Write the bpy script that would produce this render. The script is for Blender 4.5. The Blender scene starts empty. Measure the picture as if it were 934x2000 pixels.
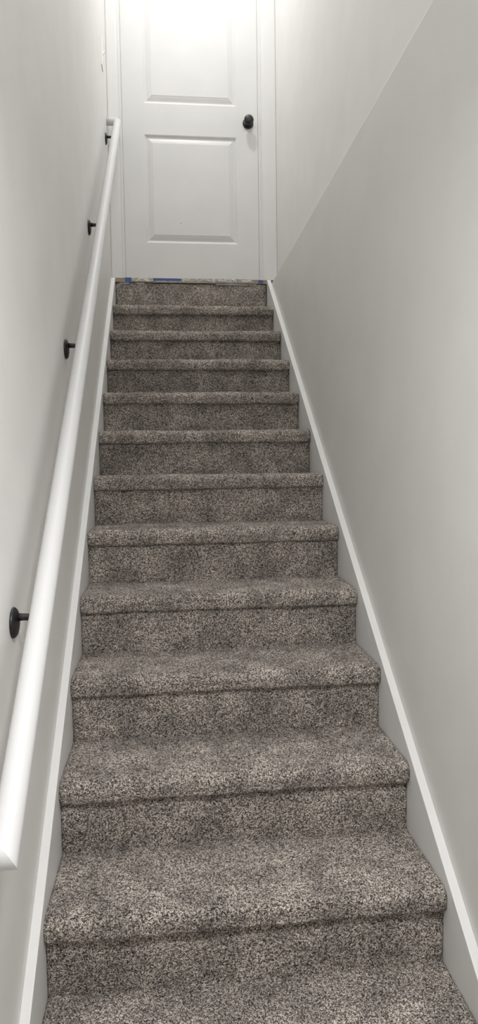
import bpy, bmesh, math, random
import numpy as np
from mathutils import Vector, Matrix, noise
random.seed(7)
sc = bpy.context.scene
COL = sc.collection

# ---------------- dimensions (metres; y runs up the stairs to the door, z=0 is the upper floor)
RISE, GO, W = 0.19, 0.2471, 0.917
SL = RISE/GO
WL, WR, WU = -0.022, 0.940, 0.985      # left wall, lower right wall, upper right wall
NT = 12                                # treads
FLOOR = -RISE*13
CEIL_UP, CEIL_LOW = 2.46, -0.27
Y_HEAD = -3.60                         # where the low ceiling begins
Y_BACK = -5.6

# ---------------- materials
def mat(name):
    m = bpy.data.materials.new(name); m.use_nodes = True
    nt = m.node_tree; b = nt.nodes['Principled BSDF']
    return m, nt, b
def simple(name, col, rough=.5, spec=.5, metal=0):
    m, nt, b = mat(name)
    b.inputs['Base Color'].default_value = (*col, 1)
    b.inputs['Roughness'].default_value = rough
    b.inputs['Specular IOR Level'].default_value = spec
    b.inputs['Metallic'].default_value = metal
    return m
def N(nt, t, **kw):
    n = nt.nodes.new(t)
    for k, v in kw.items():
        if k in n.inputs.keys(): n.inputs[k].default_value = v
        else: setattr(n, k, v)
    return n
def ramp(nt, src, stops):
    r = nt.nodes.new('ShaderNodeValToRGB')
    el = r.color_ramp.elements
    el[0].position, el[0].color = stops[0][0], (*stops[0][1], 1)
    el[1].position, el[1].color = stops[-1][0], (*stops[-1][1], 1)
    for p, c in stops[1:-1]:
        e = el.new(p); e.color = (*c, 1)
    nt.links.new(src, r.inputs['Fac'])
    return r

def paint(name, col, rough, bump=.06, blotch=True, scuff=True):
    """rolled wall paint: fine roller stipple, faint unevenness, a few dried smears"""
    m, nt, b = mat(name); L = nt.links
    geo = nt.nodes.new('ShaderNodeNewGeometry')
    n1 = N(nt, 'ShaderNodeTexNoise', Scale=260.0, Detail=2.0); L.new(geo.outputs['Position'], n1.inputs['Vector'])
    n2 = N(nt, 'ShaderNodeTexNoise', Scale=5.0, Detail=3.0); L.new(geo.outputs['Position'], n2.inputs['Vector'])
    add = N(nt, 'ShaderNodeMath', operation='MULTIPLY_ADD'); add.inputs[1].default_value = .25
    L.new(n1.outputs['Fac'], add.inputs[0])
    if scuff:
        mp = N(nt, 'ShaderNodeMapping'); mp.inputs['Scale'].default_value = (1, 1.6, .55)
        L.new(geo.outputs['Position'], mp.inputs['Vector'])
        n3 = N(nt, 'ShaderNodeTexNoise', Scale=16.0, Detail=4.0, Roughness=.62); L.new(mp.outputs[0], n3.inputs['Vector'])
        s = ramp(nt, n3.outputs['Fac'], [(.70, (0, 0, 0)), (.78, (1, 1, 1))])
        k = N(nt, 'ShaderNodeMath', operation='MULTIPLY'); k.inputs[1].default_value = .6
        L.new(s.outputs['Color'], k.inputs[0]); L.new(k.outputs[0], add.inputs[2])
    else:
        add.inputs[2].default_value = 0
    bp = N(nt, 'ShaderNodeBump', Strength=bump, Distance=.002)
    L.new(add.outputs[0], bp.inputs['Height']); L.new(bp.outputs[0], b.inputs['Normal'])
    c2 = tuple(c*.965 for c in col)
    r = ramp(nt, n2.outputs['Fac'], [(.35, c2), (.65, col)])
    if scuff:
        mk = N(nt, 'ShaderNodeMix', data_type='RGBA'); L.new(s.outputs['Color'], mk.inputs[0])
        L.new(r.outputs['Color'], mk.inputs[6]); mk.inputs[7].default_value = (*[min(1, c*1.06) for c in col], 1)
        L.new(mk.outputs[2], b.inputs['Base Color'])
    else: L.new(r.outputs['Color'], b.inputs['Base Color'])
    b.inputs['Roughness'].default_value = rough
    b.inputs['Specular IOR Level'].default_value = .35
    return m

M_wall = paint('wall_paint', (.77, .766, .752), .5, .25)
M_wall_shaded = paint('wall_paint_shaded', (.72, .713, .70), .5, .25)  # wall colour darkened to stand in for dimmer light below the ledge
M_ceil = paint('ceiling_paint', (.8, .8, .79), .8, .2, scuff=False)
M_trim = paint('trim_enamel', (.69, .686, .678), .38, .03, scuff=False)
M_case = simple('casing_enamel', (.69, .686, .678), .4, .35)
M_skirt = paint('skirt_enamel', (.74, .736, .73), .4, .03, scuff=False)
M_rail = simple('rail_enamel', (.63, .627, .63), .45, .4)
M_black = simple('matte_black_metal', (.012, .012, .013), .38, .5)
M_plate = simple('switch_plastic', (.84, .84, .82), .35)
M_blue = simple('blue_painters_tape', (.075, .13, .31), .7, .2)
M_foot = simple('chip_dark', (.12, .1, .09), .8)

def wood():
    m, nt, b = mat('bare_subfloor_wood'); L = nt.links
    geo = nt.nodes.new('ShaderNodeNewGeometry')
    mp = N(nt, 'ShaderNodeMapping'); mp.inputs['Scale'].default_value = (4, 40, 160)
    L.new(geo.outputs['Position'], mp.inputs['Vector'])
    n = N(nt, 'ShaderNodeTexNoise', Scale=2.0, Detail=5.0); L.new(mp.outputs[0], n.inputs['Vector'])
    r = ramp(nt, n.outputs['Fac'], [(.3, (.20, .15, .115)), (.7, (.42, .34, .28))])
    L.new(r.outputs['Color'], b.inputs['Base Color']); b.inputs['Roughness'].default_value = .8
    return m
M_wood = wood()
def sheet(name, a, c):
    m, nt, b = mat(name); L = nt.links
    geo = nt.nodes.new('ShaderNodeNewGeometry')
    n = N(nt, 'ShaderNodeTexNoise', Scale=45.0, Detail=1.0); L.new(geo.outputs['Position'], n.inputs['Vector'])
    r = ramp(nt, n.outputs['Fac'], [(.35, a), (.65, c)])
    L.new(r.outputs['Color'], b.inputs['Base Color']); b.inputs['Roughness'].default_value = .45
    return m
M_film = sheet('wrinkled_masking_film', (.42, .41, .36), (.66, .65, .62))
M_paper = sheet('dull_masking_paper', (.26, .235, .20), (.42, .39, .35))

def carpet():
    m, nt, b = mat('frieze_carpet'); L = nt.links
    geo = nt.nodes.new('ShaderNodeNewGeometry'); P = geo.outputs['Position']
    # each tuft has its own yarn colour
    wob = N(nt, 'ShaderNodeTexNoise', Scale=360.0, Detail=1.0); L.new(P, wob.inputs['Vector'])
    va = N(nt, 'ShaderNodeVectorMath', operation='MULTIPLY_ADD')
    va.inputs[1].default_value = (.004, .004, .004); L.new(wob.outputs['Color'], va.inputs[0]); L.new(P, va.inputs[2])
    vo = N(nt, 'ShaderNodeTexVoronoi', Scale=400.0); L.new(va.outputs[0], vo.inputs['Vector'])
    sep = nt.nodes.new('ShaderNodeSeparateColor'); L.new(vo.outputs['Color'], sep.inputs[0])
    fine = N(nt, 'ShaderNodeTexNoise', Scale=480.0, Detail=2.0, Roughness=.7); L.new(P, fine.inputs['Vector'])
    mx = N(nt, 'ShaderNodeMath', operation='MULTIPLY_ADD'); mx.inputs[1].default_value = .55
    L.new(sep.outputs[0], mx.inputs[0])
    f2 = N(nt, 'ShaderNodeMath', operation='MULTIPLY_ADD'); f2.inputs[1].default_value = 1.1; f2.inputs[2].default_value = -.30
    L.new(fine.outputs['Fac'], f2.inputs[0]); L.new(f2.outputs[0], mx.inputs[2])
    r = ramp(nt, mx.outputs[0], [(.20, (.020, .017, .015)), (.35, (.085, .075, .067)),
                                 (.49, (.265, .239, .217)), (.62, (.53, .487, .447)), (.78, (.90, .85, .795))])
    # broad shading where the pile leans
    pn = N(nt, 'ShaderNodeTexNoise', Scale=10.0, Detail=3.0, Roughness=.6); L.new(P, pn.inputs['Vector'])
    pr = ramp(nt, pn.outputs['Fac'], [(.36, (.74, .717, .695)), (.66, (1.24, 1.205, 1.17))])
    mul = N(nt, 'ShaderNodeMix', data_type='RGBA', blend_type='MULTIPLY'); mul.inputs[0].default_value = 1
    L.new(r.outputs['Color'], mul.inputs[6]); L.new(pr.outputs['Color'], mul.inputs[7])
    L.new(mul.outputs[2], b.inputs['Base Color'])
    b.inputs['Roughness'].default_value = .95
    b.inputs['Specular IOR Level'].default_value = .1
    b.inputs['Sheen Weight'].default_value = .06
    b.inputs['Sheen Roughness'].default_value = .5
    inv = N(nt, 'ShaderNodeMath', operation='SUBTRACT'); L.new(mx.outputs[0], inv.inputs[0]); L.new(vo.outputs['Distance'], inv.inputs[1])
    bp = N(nt, 'ShaderNodeBump', Strength=.9, Distance=.003); L.new(inv.outputs[0], bp.inputs['Height'])
    L.new(bp.outputs[0], b.inputs['Normal'])
    return m
M_carpet = carpet()

# ---------------- helpers
def link(name, me, m, parent=None, smooth=False):
    o = bpy.data.objects.new(name, me); COL.objects.link(o)
    if m: me.materials.append(m)
    if smooth:
        me.polygons.foreach_set('use_smooth', [True]*len(me.polygons))
    if parent: o.parent = parent
    return o
def from_bm(name, bm, m, parent=None, smooth=False):
    bmesh.ops.recalc_face_normals(bm, faces=bm.faces)
    me = bpy.data.meshes.new(name); bm.to_mesh(me); bm.free()
    return link(name, me, m, parent, smooth)
def add_box(bm, x0, x1, y0, y1, z0, z1):
    vs = [bm.verts.new(p) for p in ((x0,y0,z0),(x1,y0,z0),(x1,y1,z0),(x0,y1,z0),(x0,y0,z1),(x1,y0,z1),(x1,y1,z1),(x0,y1,z1))]
    for f in ((0,3,2,1),(4,5,6,7),(0,1,5,4),(1,2,6,5),(2,3,7,6),(3,0,4,7)):
        bm.faces.new([vs[i] for i in f])
def box(name, dims, m, parent=None, bev=0):
    bm = bmesh.new(); add_box(bm, *dims)
    if bev: bmesh.ops.bevel(bm, geom=bm.edges[:], offset=bev, segments=3, affect='EDGES', profile=.5)
    return from_bm(name, bm, m, parent)
def prism(bm, pts, axis, a, b):
    """pts: 2D outline; extruded along axis ('x' or 'z') from a to b"""
    def P(p, t): return (t, p[0], p[1]) if axis == 'x' else (p[0], p[1], t)
    A = [bm.verts.new(P(p, a)) for p in pts]; B = [bm.verts.new(P(p, b)) for p in pts]
    n = len(pts)
    bm.faces.new(A); bm.faces.new(B[::-1])
    for i in range(n): bm.faces.new((A[i], A[(i+1)%n], B[(i+1)%n], B[i]))
def tube(bm, path, radii, seg=32, caps=True, ex=None):
    """swept round tube through path points"""
    path = [Vector(p) for p in path]; rings = []
    up = Vector(ex) if ex else Vector((1, 0, 0))
    for i, p in enumerate(path):
        t = (path[min(i+1, len(path)-1)] - path[max(i-1, 0)]).normalized()
        a = up - t*up.dot(t)
        if a.length < 1e-4: a = Vector((0, 0, 1)) - t*t.z
        a.normalize(); b = t.cross(a); up = a
        r = radii[i] if hasattr(radii, '__len__') else radii
        rings.append([bm.verts.new(p + r*(math.cos(q)*a + math.sin(q)*b)) for q in (2*math.pi*k/seg for k in range(seg))])
    for u, v in zip(rings, rings[1:]):
        for k in range(seg): bm.faces.new((u[k], u[(k+1)%seg], v[(k+1)%seg], v[k]))
    if caps: bm.faces.new(rings[0][::-1]); bm.faces.new(rings[-1])
def struct(o): o['kind'] = 'structure'; return o
def tag(o, label, cat, group=None):
    o['label'] = label; o['category'] = cat
    if group: o['group'] = group
    return o
def empty(name, loc=(0,0,0)):
    o = bpy.data.objects.new(name, None); COL.objects.link(o); o.location = loc; o.empty_display_size = .1
    return o
def keep(o, parent):
    """parent while keeping world-space mesh coordinates"""
    o.parent = parent; o.matrix_parent_inverse = Matrix.Translation(-Vector(parent.location)); return o

# ---------------- setting: walls, floor, ceilings
T = .12
struct(box('wall_left', (WL-T, WL, Y_BACK, .14, FLOOR, CEIL_UP), M_wall))
bm = bmesh.new()      # right wall: thicker below the upper floor, with an eased edge on its ledge
e = .010
pts = [(WR, FLOOR), (WR, -e), (WR+e*.3, -e*.3), (WR+e, 0), (WU, 0), (WU, CEIL_UP), (WU+T, CEIL_UP), (WU+T, FLOOR)]
A = [bm.verts.new((p[0], Y_BACK, p[1])) for p in pts]; B = [bm.verts.new((p[0], .14, p[1])) for p in pts]
bm.faces.new(A); bm.faces.new(B[::-1])
for i in range(len(pts)): bm.faces.new((A[i], A[(i+1)%len(pts)], B[(i+1)%len(pts)], B[i]))
wr = struct(from_bm('wall_right', bm, M_wall)); wr.data.materials.append(M_wall_shaded); wr.data.materials.append(M_trim)
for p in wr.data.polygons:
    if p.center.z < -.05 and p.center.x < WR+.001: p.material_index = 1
    elif abs(p.center.z) < .007 and p.center.x < WR+.012 and abs(p.normal.y) < .5: p.material_index = 2
struct(box('ceiling', (WL, WU, Y_HEAD, .14, CEIL_UP, CEIL_UP+.1), M_ceil))
struct(box('ceiling', (WL, WR, Y_BACK, Y_HEAD, CEIL_LOW, CEIL_LOW+.1), M_ceil))
struct(box('wall_header', (WL, WU, Y_HEAD-T, Y_HEAD, CEIL_LOW+.1, CEIL_UP), M_wall))
struct(box('wall_back', (WL-T, WU+T, Y_BACK-.1, Y_BACK, FLOOR, CEIL_UP), M_wall))
bm = bmesh.new()      # wall around the doorway
DZ0, DZ1, DX0, DX1 = .027, 2.06, .062, .876
add_box(bm, WL, DX0-.02, .03, .14, .0275, CEIL_UP); add_box(bm, DX1+.02, WU, .03, .14, .0275, CEIL_UP)
add_box(bm, DX0-.02, DX1+.02, .03, .14, DZ1+.02, CEIL_UP)
struct(from_bm('wall_front', bm, M_wall))
struct(box('floor', (WL, WR, Y_BACK, -GO*NT-.0, FLOOR-.1, FLOOR), M_carpet))

# ---------------- stairs
def fbm(x, y, z, s): return noise.noise(Vector((x*s, y*s, z*s)))
def sheet_mesh(name, prof, seed, amp, parent, step=.0035, close=None, edge_lo=.0035, edge_hi=.0035):
    """carpet over a profile in (y,z), given as polyline; fuzzy surface, solid body"""
    # resample profile
    pts = np.array(prof, float); d = np.r_[0, np.cumsum(np.linalg.norm(np.diff(pts, axis=0), axis=1))]
    n = int(d[-1]/step)+1; s = np.linspace(0, d[-1], n)
    Y = np.interp(s, d, pts[:,0]); Z = np.interp(s, d, pts[:,1])
    ty = np.gradient(Y); tz = np.gradient(Z); l = np.hypot(ty, tz); ny, nz = tz/l, -ty/l
    x0, x1 = .0005, W-.0005
    m = int((x1-x0)/step)+1; X = np.linspace(x0, x1, m)
    rng = np.random.default_rng(seed)
    D = rng.normal(0, 1, (n, m))
    D = (D + np.roll(D, 1, 0) + np.roll(D, 1, 1) + np.roll(D, (1,1), (0,1)))/2*amp
    # slow waviness of the carpet along the step
    ph = rng.uniform(0, 6.28, 4)
    wave = .0012*np.sin(X*7+ph[0]) + .0009*np.sin(X*17+ph[1]) + .0007*np.sin(X*31+ph[2])
    D = D + wave[None, :]
    # roll the pile down at both cut edges against the boards
    ed = np.minimum(X-x0, x1-X); D = D - (np.clip(1-ed/.012, 0, 1)**2*.006)[None, :]
    VX = np.repeat(X[None, :], n, 0); VY = Y[:, None]+ny[:, None]*D; VZ = Z[:, None]+nz[:, None]*D
    jx = rng.normal(0, amp*.4, (n, m)); jx[:, 0] = 0; jx[:, -1] = 0
    V = np.stack([VX+jx, VY, VZ], -1).reshape(-1, 3)
    idx = np.arange(n*m).reshape(n, m)
    Q = np.stack([idx[:-1, :-1], idx[:-1, 1:], idx[1:, 1:], idx[1:, :-1]], -1).reshape(-1, 4)
    # solid: bottom outline points, joined along both ends
    cl = np.array(close, float)       # polyline continuing from the profile end back to its start
    k = len(cl)
    back = np.array([[x, c[0], c[1]] for c in cl for x in (x0, x1)])
    base = len(V); V = np.vstack([V, back])
    faces = [tuple(q) for q in Q.tolist()]
    for i in range(k-1):
        a = base+2*i; faces.append((a, a+1, a+3, a+2))
    faces.append(tuple(idx[-1, :].tolist()) + (base+1, base))
    faces.append(tuple(idx[0, ::-1].tolist()) + (base+2*k-2, base+2*k-1))
    faces.append(tuple(idx[:, 0].tolist()) + tuple(base+2*i for i in range(k)))
    faces.append(tuple(idx[::-1, -1].tolist()) + tuple(base+2*i+1 for i in reversed(range(k))))
    me = bpy.data.meshes.new(name); me.from_pydata(V.tolist(), [], faces); me.validate()
    o = link(name, me, M_carpet, None, True)
    keep(o, parent)
    return o

stairs = empty('staircase', (W/2, -GO*NT, FLOOR))
tag(stairs, 'straight flight of stairs wrapped in speckled grey brown carpet, climbing to the white door', 'stairs')
NOSE, TH = .022, .056
def tread_prof(j):
    yb, z, yf = -GO*(j-1), -RISE*j, -GO*j
    c = []
    c.append((yb+.010, z-.0005)); c.append((yb-.006, z))
    R = .027; cy, cz = yf-NOSE+R, z-R
    c.append((cy+.05, z)); c.append((cy+.02, z-.0006))
    for a in np.linspace(90, 180, 12):
        c.append((cy+R*math.cos(math.radians(a)), cz+R*math.sin(math.radians(a))))
    c.append((yf-NOSE+.001, z-TH+.014))
    for a in np.linspace(180, 262, 7):
        c.append((yf-NOSE+.013+.012*math.cos(math.radians(a)), z-TH+.012+.012*math.sin(math.radians(a))))
    c.append((yf+.004, z-TH+.003))
    return c
for j in range(1, NT+1):
    yb, z, yf = -GO*(j-1), -RISE*j, -GO*j
    sheet_mesh('tread', tread_prof(j), 100+j, .0009, stairs,
               close=[(yf+.02, z-TH+.003), (yf+.02, z-.03), (yb+.010, z-.03)])
for j in range(0, NT+1):
    y = -GO*j; z0 = -RISE*j - (TH-.004 if j else .004); z1 = -RISE*(j+1)-.006
    sheet_mesh('riser', [(y, z0), (y, z0-.01), (y-.0003, z1+.01), (y, z1)], 200+j, .0008, stairs,
               close=[(y+.016, z1), (y+.016, z0)])

# ---------------- sloping skirt boards against both walls
def skirt(name, x0, x1):
    h = .035; yt, yb = -.004, -GO*NT-.03
    top = lambda y: SL*y + h
    dn = .34
    pts = [(yt, top(yt)-.012), (yt-.012, top(yt-.012)), (yb-.10, top(yb-.10)), (yb-.10, FLOOR), (yb+.1, FLOOR), (yt, -.36)]
    bm = bmesh.new(); prism(bm, pts, 'x', x0, x1)
    es = [e for e in bm.edges if abs(e.verts[0].co.x-e.verts[1].co.x) < 1e-6 and min(v.co.z - SL*v.co.y for v in e.verts) > 0.01]
    bmesh.ops.bevel(bm, geom=es, offset=.0022, segments=3, affect='EDGES', profile=.5)
    o = struct(from_bm(name, bm, M_skirt)); return o
skirt('baseboard_left', WL, 0); skirt('baseboard_right', W, WR)
# level skirting along the lower hall
struct(box('baseboard_left', (WL, WL+.014, Y_BACK, -GO*NT-.14, FLOOR, FLOOR+.11), M_skirt, bev=.002))
struct(box('baseboard_right', (WR-.014, WR, Y_BACK, -GO*NT-.14, FLOOR, FLOOR+.11), M_skirt, bev=.002))

# ---------------- door with two moulded panels
YD = .022
def rect_ring(bm, a, b):
    """quads between two rectangles given as (x0,x1,z0,z1,y)"""
    def c(r): return [bm.verts.new(p) for p in ((r[0], r[4], r[2]), (r[1], r[4], r[2]), (r[1], r[4], r[3]), (r[0], r[4], r[3]))]
    A, B = c(a), c(b)
    for i in range(4): bm.faces.new((A[i], A[(i+1)%4], B[(i+1)%4], B[i]))
def inset(r, d, y): return (r[0]+d, r[1]-d, r[2]+d, r[3]-d, y)
def door():
    bm = bmesh.new()
    x0, x1, z0, z1 = DX0+.0010, DX1-.0010, DZ0+.003, DZ1-.002
    px0, px1 = .190, .745
    panels = [(px0, px1, .243, .874, YD), (px0, px1, 1.054, 1.93, YD)]
    xs = [x0, px0, px1, x1]; zs = [z0, .243, .874, 1.054, 1.93, z1]
    for i in range(3):
        for j in range(5):
            if i == 1 and j in (1, 3): continue
            v = [bm.verts.new(p) for p in ((xs[i], YD, zs[j]), (xs[i+1], YD, zs[j]), (xs[i+1], YD, zs[j+1]), (xs[i], YD, zs[j+1]))]
            bm.faces.new(v)
    for r in panels:
        prev = r
        seq = [(.0015, YD+.0012), (.004, YD+.0022), (.0065, YD+.0045), (.0095, YD+.0085), (.013, YD+.0100), (.0165, YD+.0100),
               (.020, YD+.0092), (.026, YD+.0070), (.035, YD+.0040), (.042, YD+.0022), (.0455, YD+.0016), (.0475, YD+.0004), (.049, YD+.0002)]
        for d, y in seq:
            cur = inset(r, d, y); rect_ring(bm, prev, cur); prev = cur
        v = [bm.verts.new(p) for p in ((prev[0], prev[4], prev[2]), (prev[1], prev[4], prev[2]), (prev[1], prev[4], prev[3]), (prev[0], prev[4], prev[3]))]
        bm.faces.new(v)
    # sides and back
    b = YD+.035
    F = [(x0, z0), (x1, z0), (x1, z1), (x0, z1)]
    for i in range(4):
        p, q = F[i], F[(i+1)%4]
        bm.faces.new([bm.verts.new(v) for v in ((p[0], YD, p[1]), (q[0], YD, q[1]), (q[0], b, q[1]), (p[0], b, p[1]))])
    bm.faces.new([bm.verts.new((p[0], b, p[1])) for p in F])
    bmesh.ops.remove_doubles(bm, verts=bm.verts, dist=1e-5)
    return from_bm('door_1', bm, M_trim)
d1 = struct(door())
# small chip in the lower panel
bm = bmesh.new(); tube(bm, [(.3985, YD+.0008, .361), (.3985, YD-.0006, .361)], .0024, 12)
o = from_bm('paint_chip', bm, M_foot, d1)
# knob: rosette (thing part) with round knob
def lathe_y(bm, prof, cx, cz, seg=40):
    rings = []
    for r, y in prof:
        rings.append([bm.verts.new((cx+r*math.cos(t), y, cz+r*math.sin(t))) for t in (2*math.pi*k/seg for k in range(seg))])
    for u, v in zip(rings, rings[1:]):
        for k in range(seg): bm.faces.new((u[k], u[(k+1)%seg], v[(k+1)%seg], v[k]))
    bm.faces.new(rings[0][::-1]); bm.faces.new(rings[-1])
KX, KZ = .816, .958
bm = bmesh.new()
lathe_y(bm, [(.011, YD-.006), (.0115, YD-.026), (.017, YD-.030), (.0255, YD-.035), (.0285, YD-.042), (.0288, YD-.049), (.0265, YD-.056), (.0205, YD-.0608), (.0190, YD-.0618), (.010, YD-.0635), (.001, YD-.064)], KX, KZ)
k = from_bm('door_knob', bm, M_black, d1, True); k['label'] = 'round matte black knob'
bm = bmesh.new()
lathe_y(bm, [(.0325, YD+.0002), (.0328, YD-.003), (.031, YD-.007), (.027, YD-.009), (.012, YD-.0095)], KX, KZ)
o = from_bm('rosette', bm, M_black, k, True)

# door frame: jamb + moulded casing with its stepped inner edge
def casing_profile(sign, xin, xout):
    """plan outline (x,y) from inner edge to outer edge"""
    s = sign
    w = abs(xout-xin)
    return [(xin, .034), (xin, .012), (xin+s*.002, .0085), (xin+s*.006, .0075), (xin+s*.010, .0095), (xin+s*.0135, .0095),
            (xin+s*.016, .0062), (xin+s*.021, .0052), (xin+s*.026, .0045), (xin+s*(w-.010), .0015), (xin+s*(w-.003), .002), (xout, .005), (xout, .034)]
trim = empty('trim_1', (.47, .03, DZ0)); trim['kind'] = 'structure'
bm = bmesh.new(); prism(bm, casing_profile(-1, DX0-.006, WL+.0005), 'z', DZ0+.001, DZ1+.085)
keep(from_bm('casing', bm, M_case), trim)
bm = bmesh.new(); prism(bm, casing_profile(1, DX1+.009, WU-.0005), 'z', DZ0+.001, DZ1+.085)
keep(from_bm('casing', bm, M_case), trim)
keep(box('casing', (DX0-.006, DX1+.009, .003, .034, DZ1+.006, DZ1+.085), M_trim, bev=.002), trim)
keep(box('jamb', (DX0-.018, DX0, .016, .12, DZ0+.001, DZ1), M_trim), trim)
keep(box('jamb', (DX1, DX1+.018, .016, .12, DZ0+.001, DZ1), M_trim), trim)
keep(box('jamb', (DX0-.018, DX1+.018, .016, .12, DZ1, DZ1+.018), M_trim), trim)

# ---------------- bare wood edge of the upper floor, with leftover masking
sill = box('floor_edge_board', (WL+.001, WR-.001, -.0045, .135, .0005, .0265), M_wood, bev=.0012)
tag(sill, 'bare brown wooden floor edge under the door, above the top carpeted riser', 'threshold')
def strip(name, x0, x1, z0, z1, m, seed, label, cat, y=-.0058, rag=.0015, wr=.0006, group=None):
    """thin strip stuck over the front edge of the board, ragged ends and little wrinkles"""
    rng = np.random.default_rng(seed); n = max(6, int((x1-x0)/.004)); rows = 7
    bm = bmesh.new(); G = []
    ns = Vector((seed*3.7, 0, 0))
    def wrinkle(x, z):
        v = noise.noise(Vector((x*55, z*120+x*30, 0))+ns) + .6*noise.noise(Vector((x*140, z*260-x*60, 3))+ns)
        return abs(v)*wr*3.2
    for layer in (0, 1):
        grid = []
        for j in range(rows+1):
            t = j/rows; row = []
            off0, off1 = rng.normal(0, rag), rng.normal(0, rag)
            for i in range(n+1):
                u = i/n
                x = x0+off0 + (x1+off1-x0-off0)*u
                z = z0 + (z1-z0)*t + (rng.normal(0, rag*.4) if j in (0, rows) else 0)
                yy = y - (0 if layer else .0007) - (wrinkle(x, z) if not layer else 0)
                row.append(bm.verts.new((x, yy, z)))
            grid.append(row)
        G.append(grid)
    A, B = G
    for g in G:
        for j in range(rows):
            for i in range(n): bm.faces.new((g[j][i], g[j][i+1], g[j+1][i+1], g[j+1][i]))
    for i in range(n):
        bm.faces.new((A[0][i], A[0][i+1], B[0][i+1], B[0][i])); bm.faces.new((A[rows][i], A[rows][i+1], B[rows][i+1], B[rows][i]))
    for j in range(rows):
        bm.faces.new((A[j][0], A[j+1][0], B[j+1][0], B[j][0])); bm.faces.new((A[j][n], A[j+1][n], B[j+1][n], B[j][n]))
    return tag(from_bm(name, bm, m), label, cat, group)
strip('painters_tape', .060, .098, -.003, .0275, M_blue, 1, 'small blue tape piece at the left end of the floor edge under the door', 'tape')
strip('painters_tape', .226, .394, .0125, .0262, M_blue, 2, 'long blue tape strip along the floor edge under the left half of the door', 'tape')
strip('painters_tape', .866, .893, .004, .0225, M_blue, 3, 'small blue tape square at the right end of the floor edge, under the door frame', 'tape')
strip('masking_film', .096, .224, .006, .0262, M_film, 4, 'crumpled whitish film between the two left blue tapes on the floor edge', 'masking film', wr=.0018)
strip('masking_film', .398, .835, .010, .0268, M_film, 5, 'long crumpled whitish film on the floor edge under the right half of the door', 'masking film', wr=.0022, rag=.002)
strip('masking_paper', .228, .834, .0012, .0115, M_paper, 6, 'dull tan masking paper strip along the bottom of the floor edge', 'masking paper', wr=.0008)
# frayed plastic sliver hanging over the top riser
for q, (a, b_, lab) in enumerate(((.028, .080, 'short torn white scrap on the top carpet riser at its left end'),
                                 (.128, .168, 'tiny torn white scrap at top of riser below the left film'),
                                 (.60, .855, 'long thin torn white scrap along top of riser at its right end'))):
    strip('torn_scrap', a, b_, -.0075, -.0035, M_film, 30+q, lab, 'scrap', y=-.0052, rag=.0012, wr=.0012)

# ---------------- handrail on the left wall
XR, RR, KR, HR = .041, .0219, .8195, .9494
def ry(y): return Vector((XR, y, HR+KR*y))
hand = empty('handrail', (WL, -1.6, ry(-1.6).z))
tag(hand, 'long round white handrail on black brackets, fixed to the left wall', 'handrail')
YT, YB = -.062, -3.192
bm = bmesh.new()
ax = Vector((0, 1, KR)).normalized()
up = Vector((1, 0, 0)).cross(ax)          # perpendicular in the wall plane
SEG = 48
def ring_at(fn): return [bm.verts.new(fn(2*math.pi*k/SEG)) for k in range(SEG)]
def join(u, v):
    for k in range(SEG): bm.faces.new((u[k], u[(k+1)%SEG], v[(k+1)%SEG], v[k]))
# lower mitre: plane through corner whose normal bisects rail axis and wall return
cB = ry(YB)
def mitre(sgn, c):
    def fn(t):
        a, b_ = RR*math.cos(t), RR*math.sin(t)       # a along x, b along 'up'
        return c + Vector((a, 0, 0)) + up*b_ + ax*(sgn*a)
    return fn
# return end on wall (low end): axis along x; ring points share (ax, up)
def ret(c, sgn, x):
    def fn(t):
        a, b_ = RR*math.cos(t), RR*math.sin(t)
        return Vector((x, c.y, c.z)) + up*b_ + ax*(sgn*a)
    return fn
mB = ring_at(mitre(-1, cB)); rB = ring_at(ret(cB, -1, WL+.0005)); join(rB, mB); bm.faces.new(rB[::-1])
prev = mB
for i in range(1, 40):
    c = cB.lerp(ry(YT), i/40)
    r = ring_at(lambda t: c + Vector((RR*math.cos(t), 0, 0)) + up*(RR*math.sin(t)))
    join(prev, r); prev = r
# upper end: rounded elbow turning into the wall
cT = ry(YT); RC = .026
c0 = cT - ax*RC
for i in range(0, 13):
    th = math.radians(90*i/12)
    o_ = c0 + Vector((-RC, 0, 0))             # centre of bend
    cc = o_ + Vector((RC*math.cos(th), 0, 0)) + ax*(RC*math.sin(th))
    rad = Vector((math.cos(th), 0, 0)) + ax*math.sin(th)
    r = ring_at(lambda t: cc + rad*(RR*math.cos(t)) + up*(RR*math.sin(t)))
    join(prev, r); prev = r
r = ring_at(lambda t: Vector((WL+.0005, cT.y, cT.z)) + ax*(RR*math.cos(t)) + up*(RR*math.sin(t)))
join(prev, r); bm.faces.new(r)
railo = keep(from_bm('rail', bm, M_rail, None, True), hand)
es = railo.data
for p in es.polygons: p.use_smooth = True
mod = None
# crisp mitre line
me = railo.data
att = me.attributes.new('sharp_edge', 'BOOLEAN', 'EDGE')
for e_ in me.edges:
    a, b_ = e_.vertices
    if a < SEG and b_ < SEG: att.data[e_.index].value = True

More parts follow.
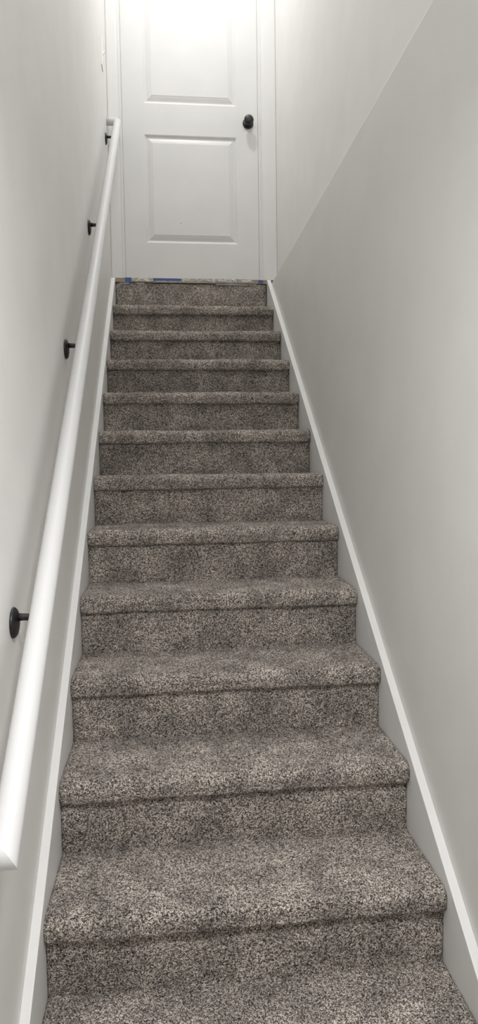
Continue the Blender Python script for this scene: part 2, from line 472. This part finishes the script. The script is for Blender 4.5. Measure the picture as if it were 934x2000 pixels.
def lathe_x(bm, prof, y, z, seg=40, sy=1, sz=1):
    rings = []
    for r, x in prof:
        rings.append([bm.verts.new((x, y+sy*r*math.cos(t), z+sz*r*math.sin(t))) for t in (2*math.pi*k/seg for k in range(seg))])
    for u, v in zip(rings, rings[1:]):
        for k in range(seg): bm.faces.new((u[k], u[(k+1)%seg], v[(k+1)%seg], v[k]))
    bm.faces.new(rings[0][::-1]); bm.faces.new(rings[-1])
def bracket(y):
    c = ry(y)
    zb = c.z - RR*math.sqrt(1+KR*KR)          # underside of the rail
    zr = zb - .026                            # rosette centre
    za = zr + .011
    bm = bmesh.new()
    path = [(WL+.008, y, za), (WL+.020, y, za), (WL+.034, y, za-.0005), (WL+.048, y, za), (WL+.057, y, za+.003), (WL+.062, y, za+.009), (WL+.063, y, zb+.003)]
    tube(bm, path, [.0085, .0073, .0068, .0068, .0068, .0068, .0068], 24, ex=(0, 1, 0))
    b_ = keep(from_bm('bracket', bm, M_black, None, True), hand); b_['label'] = 'black metal wall bracket'
    bm = bmesh.new()
    lathe_x(bm, [(.0305, WL+.0002), (.0312, WL+.002), (.030, WL+.005), (.0255, WL+.0085), (.018, WL+.0105), (.010, WL+.0115)], y, zr)
    r_ = from_bm('rosette', bm, M_black, None, True); r_.parent = b_; r_.matrix_parent_inverse = Matrix.Identity(4)
    # curved saddle cradling the underside of the rail
    bm = bmesh.new(); rows = []
    for i in range(9):
        th = math.radians(-140 + 100*i/8)
        rows.append([[bm.verts.new(c + Vector((rr*math.cos(th), 0, 0)) + up*(rr*math.sin(th)) + ax*s) for s in (-.026, .026)] for rr in (RR+.0002, RR+.003)])
    for p, q in zip(rows, rows[1:]):
        bm.faces.new((p[0][0], p[0][1], q[0][1], q[0][0])); bm.faces.new((p[1][0], q[1][0], q[1][1], p[1][1]))
        bm.faces.new((p[0][0], q[0][0], q[1][0], p[1][0])); bm.faces.new((p[0][1], p[1][1], q[1][1], q[0][1]))
    for p in (rows[0], rows[-1]): bm.faces.new((p[0][0], p[1][0], p[1][1], p[0][1]))
    s_ = from_bm('saddle', bm, M_black, None, True); s_.parent = b_; s_.matrix_parent_inverse = Matrix.Identity(4)
for y in (-.185, -1.205, -1.985, -2.812): bracket(y)

# ---------------- light switch on the left wall near the door
sw = empty('light_switch', (WL, -.30, 1.13))
tag(sw, 'white toggle light switch high on the left wall beside the door frame', 'light switch')
keep(box('switch_plate', (WL, WL+.006, -.338, -.262, 1.062, 1.205), M_plate, bev=.002), sw)
bm = bmesh.new()
prism_pts = [(-.305, 1.118), (-.305, 1.148), (-.295, 1.148), (-.295, 1.118)]
v0 = [bm.verts.new(p) for p in ((WL+.005, -.306, 1.125), (WL+.005, -.294, 1.125), (WL+.005, -.294, 1.150), (WL+.005, -.306, 1.150))]
v1 = [bm.verts.new(p) for p in ((WL+.019, -.305, 1.145), (WL+.019, -.295, 1.145), (WL+.017, -.295, 1.153), (WL+.017, -.305, 1.153))]
bm.faces.new(v0[::-1]); bm.faces.new(v1)
for i in range(4): bm.faces.new((v0[i], v0[(i+1)%4], v1[(i+1)%4], v1[i]))
keep(from_bm('toggle', bm, M_plate), sw)

# ---------------- lamps (ceiling discs, above the landing and in the lower hall, plus one added for fill)
def emit(name, col, s):
    m, nt, b = mat(name)
    b.inputs['Base Color'].default_value = (.9, .9, .9, 1)
    b.inputs['Emission Color'].default_value = (*col, 1); b.inputs['Emission Strength'].default_value = s
    return m
def lamp(x, y, z, r, power, label, col):
    t = empty('ceiling_light', (x, y, z)); tag(t, label, 'ceiling light')
    def lz(bm, prof, seg=48):
        rings = [[bm.verts.new((x+q*math.cos(a), y+q*math.sin(a), h)) for a in (2*math.pi*k/seg for k in range(seg))] for q, h in prof]
        for u, v in zip(rings, rings[1:]):
            for k in range(seg): bm.faces.new((u[k], u[(k+1)%seg], v[(k+1)%seg], v[k]))
        return rings
    bm = bmesh.new(); lz(bm, [(r*1.18, z-.0005), (r*1.16, z-.010), (r*1.02, z-.014), (r, z-.010), (r, z-.0005)])
    keep(from_bm('trim_ring', bm, M_trim, None, True), t)
    bm = bmesh.new(); R = lz(bm, [(r*.995, z-.002), (r*.99, z-.009), (r*.5, z-.012)]); bm.faces.new(R[-1]); bm.faces.new(R[0][::-1])
    keep(from_bm('diffuser', bm, emit('lamp_diffuser', col, 3.0), None, True), t)
    ld = bpy.data.lights.new('lamp', 'AREA'); ld.shape = 'DISK'; ld.size = r*2; ld.energy = power; ld.color = col
    lo = bpy.data.objects.new('lamp_glow', ld); COL.objects.link(lo); lo.location = (x, y, z-.02)
    lo.parent = t; lo.matrix_parent_inverse = Matrix.Translation(-Vector((x, y, z)))
lamp(.48, -.70, CEIL_UP, .09, 10.6, 'round flush white ceiling light above the door end of the stairs', (1, .995, .985))
lamp(.48, -2.6, CEIL_UP, .09, 8, 'added unseen round ceiling fill light high above the foot of the stairs', (1, .995, .985))  # added lamp, only gives broad fill to the upper walls
lamp(.50, -3.86, CEIL_LOW, .08, 14.5, 'round flush white ceiling light in the lower hall', (1, .995, .99))

w = bpy.data.worlds.new('w'); sc.world = w; w.use_nodes = True
w.node_tree.nodes['Background'].inputs[0].default_value = (.5, .5, .5, 1)
w.node_tree.nodes['Background'].inputs[1].default_value = .0

# ---------------- camera
cam = bpy.data.cameras.new('camera'); co = bpy.data.objects.new('camera', cam); COL.objects.link(co)
Rm = ((0.9944357, -0.10447653, -0.01350188), (0.0207209, 0.06832328, 0.99744803), (0.10328742, 0.9921777, -0.07010796))
r_, u_, f_ = map(Vector, Rm)
m4 = Matrix(((r_.x, u_.x, -f_.x, 0.29268), (r_.y, u_.y, -f_.y, -4.17262), (r_.z, u_.z, -f_.z, -1.10145), (0, 0, 0, 1)))
co.matrix_world = m4
cam.sensor_fit = 'VERTICAL'; cam.sensor_height = 36; cam.lens = 1312.98*36/2000; cam.clip_start = .02
sc.camera = co
sc.view_settings.view_transform = 'Standard'; sc.view_settings.look = 'None'
sc.view_settings.gamma = 1; sc.view_settings.use_curve_mapping = False
sc.view_settings.exposure = 0.62
try:
    sc.cycles.max_bounces = 14; sc.cycles.diffuse_bounces = 10
except Exception: pass
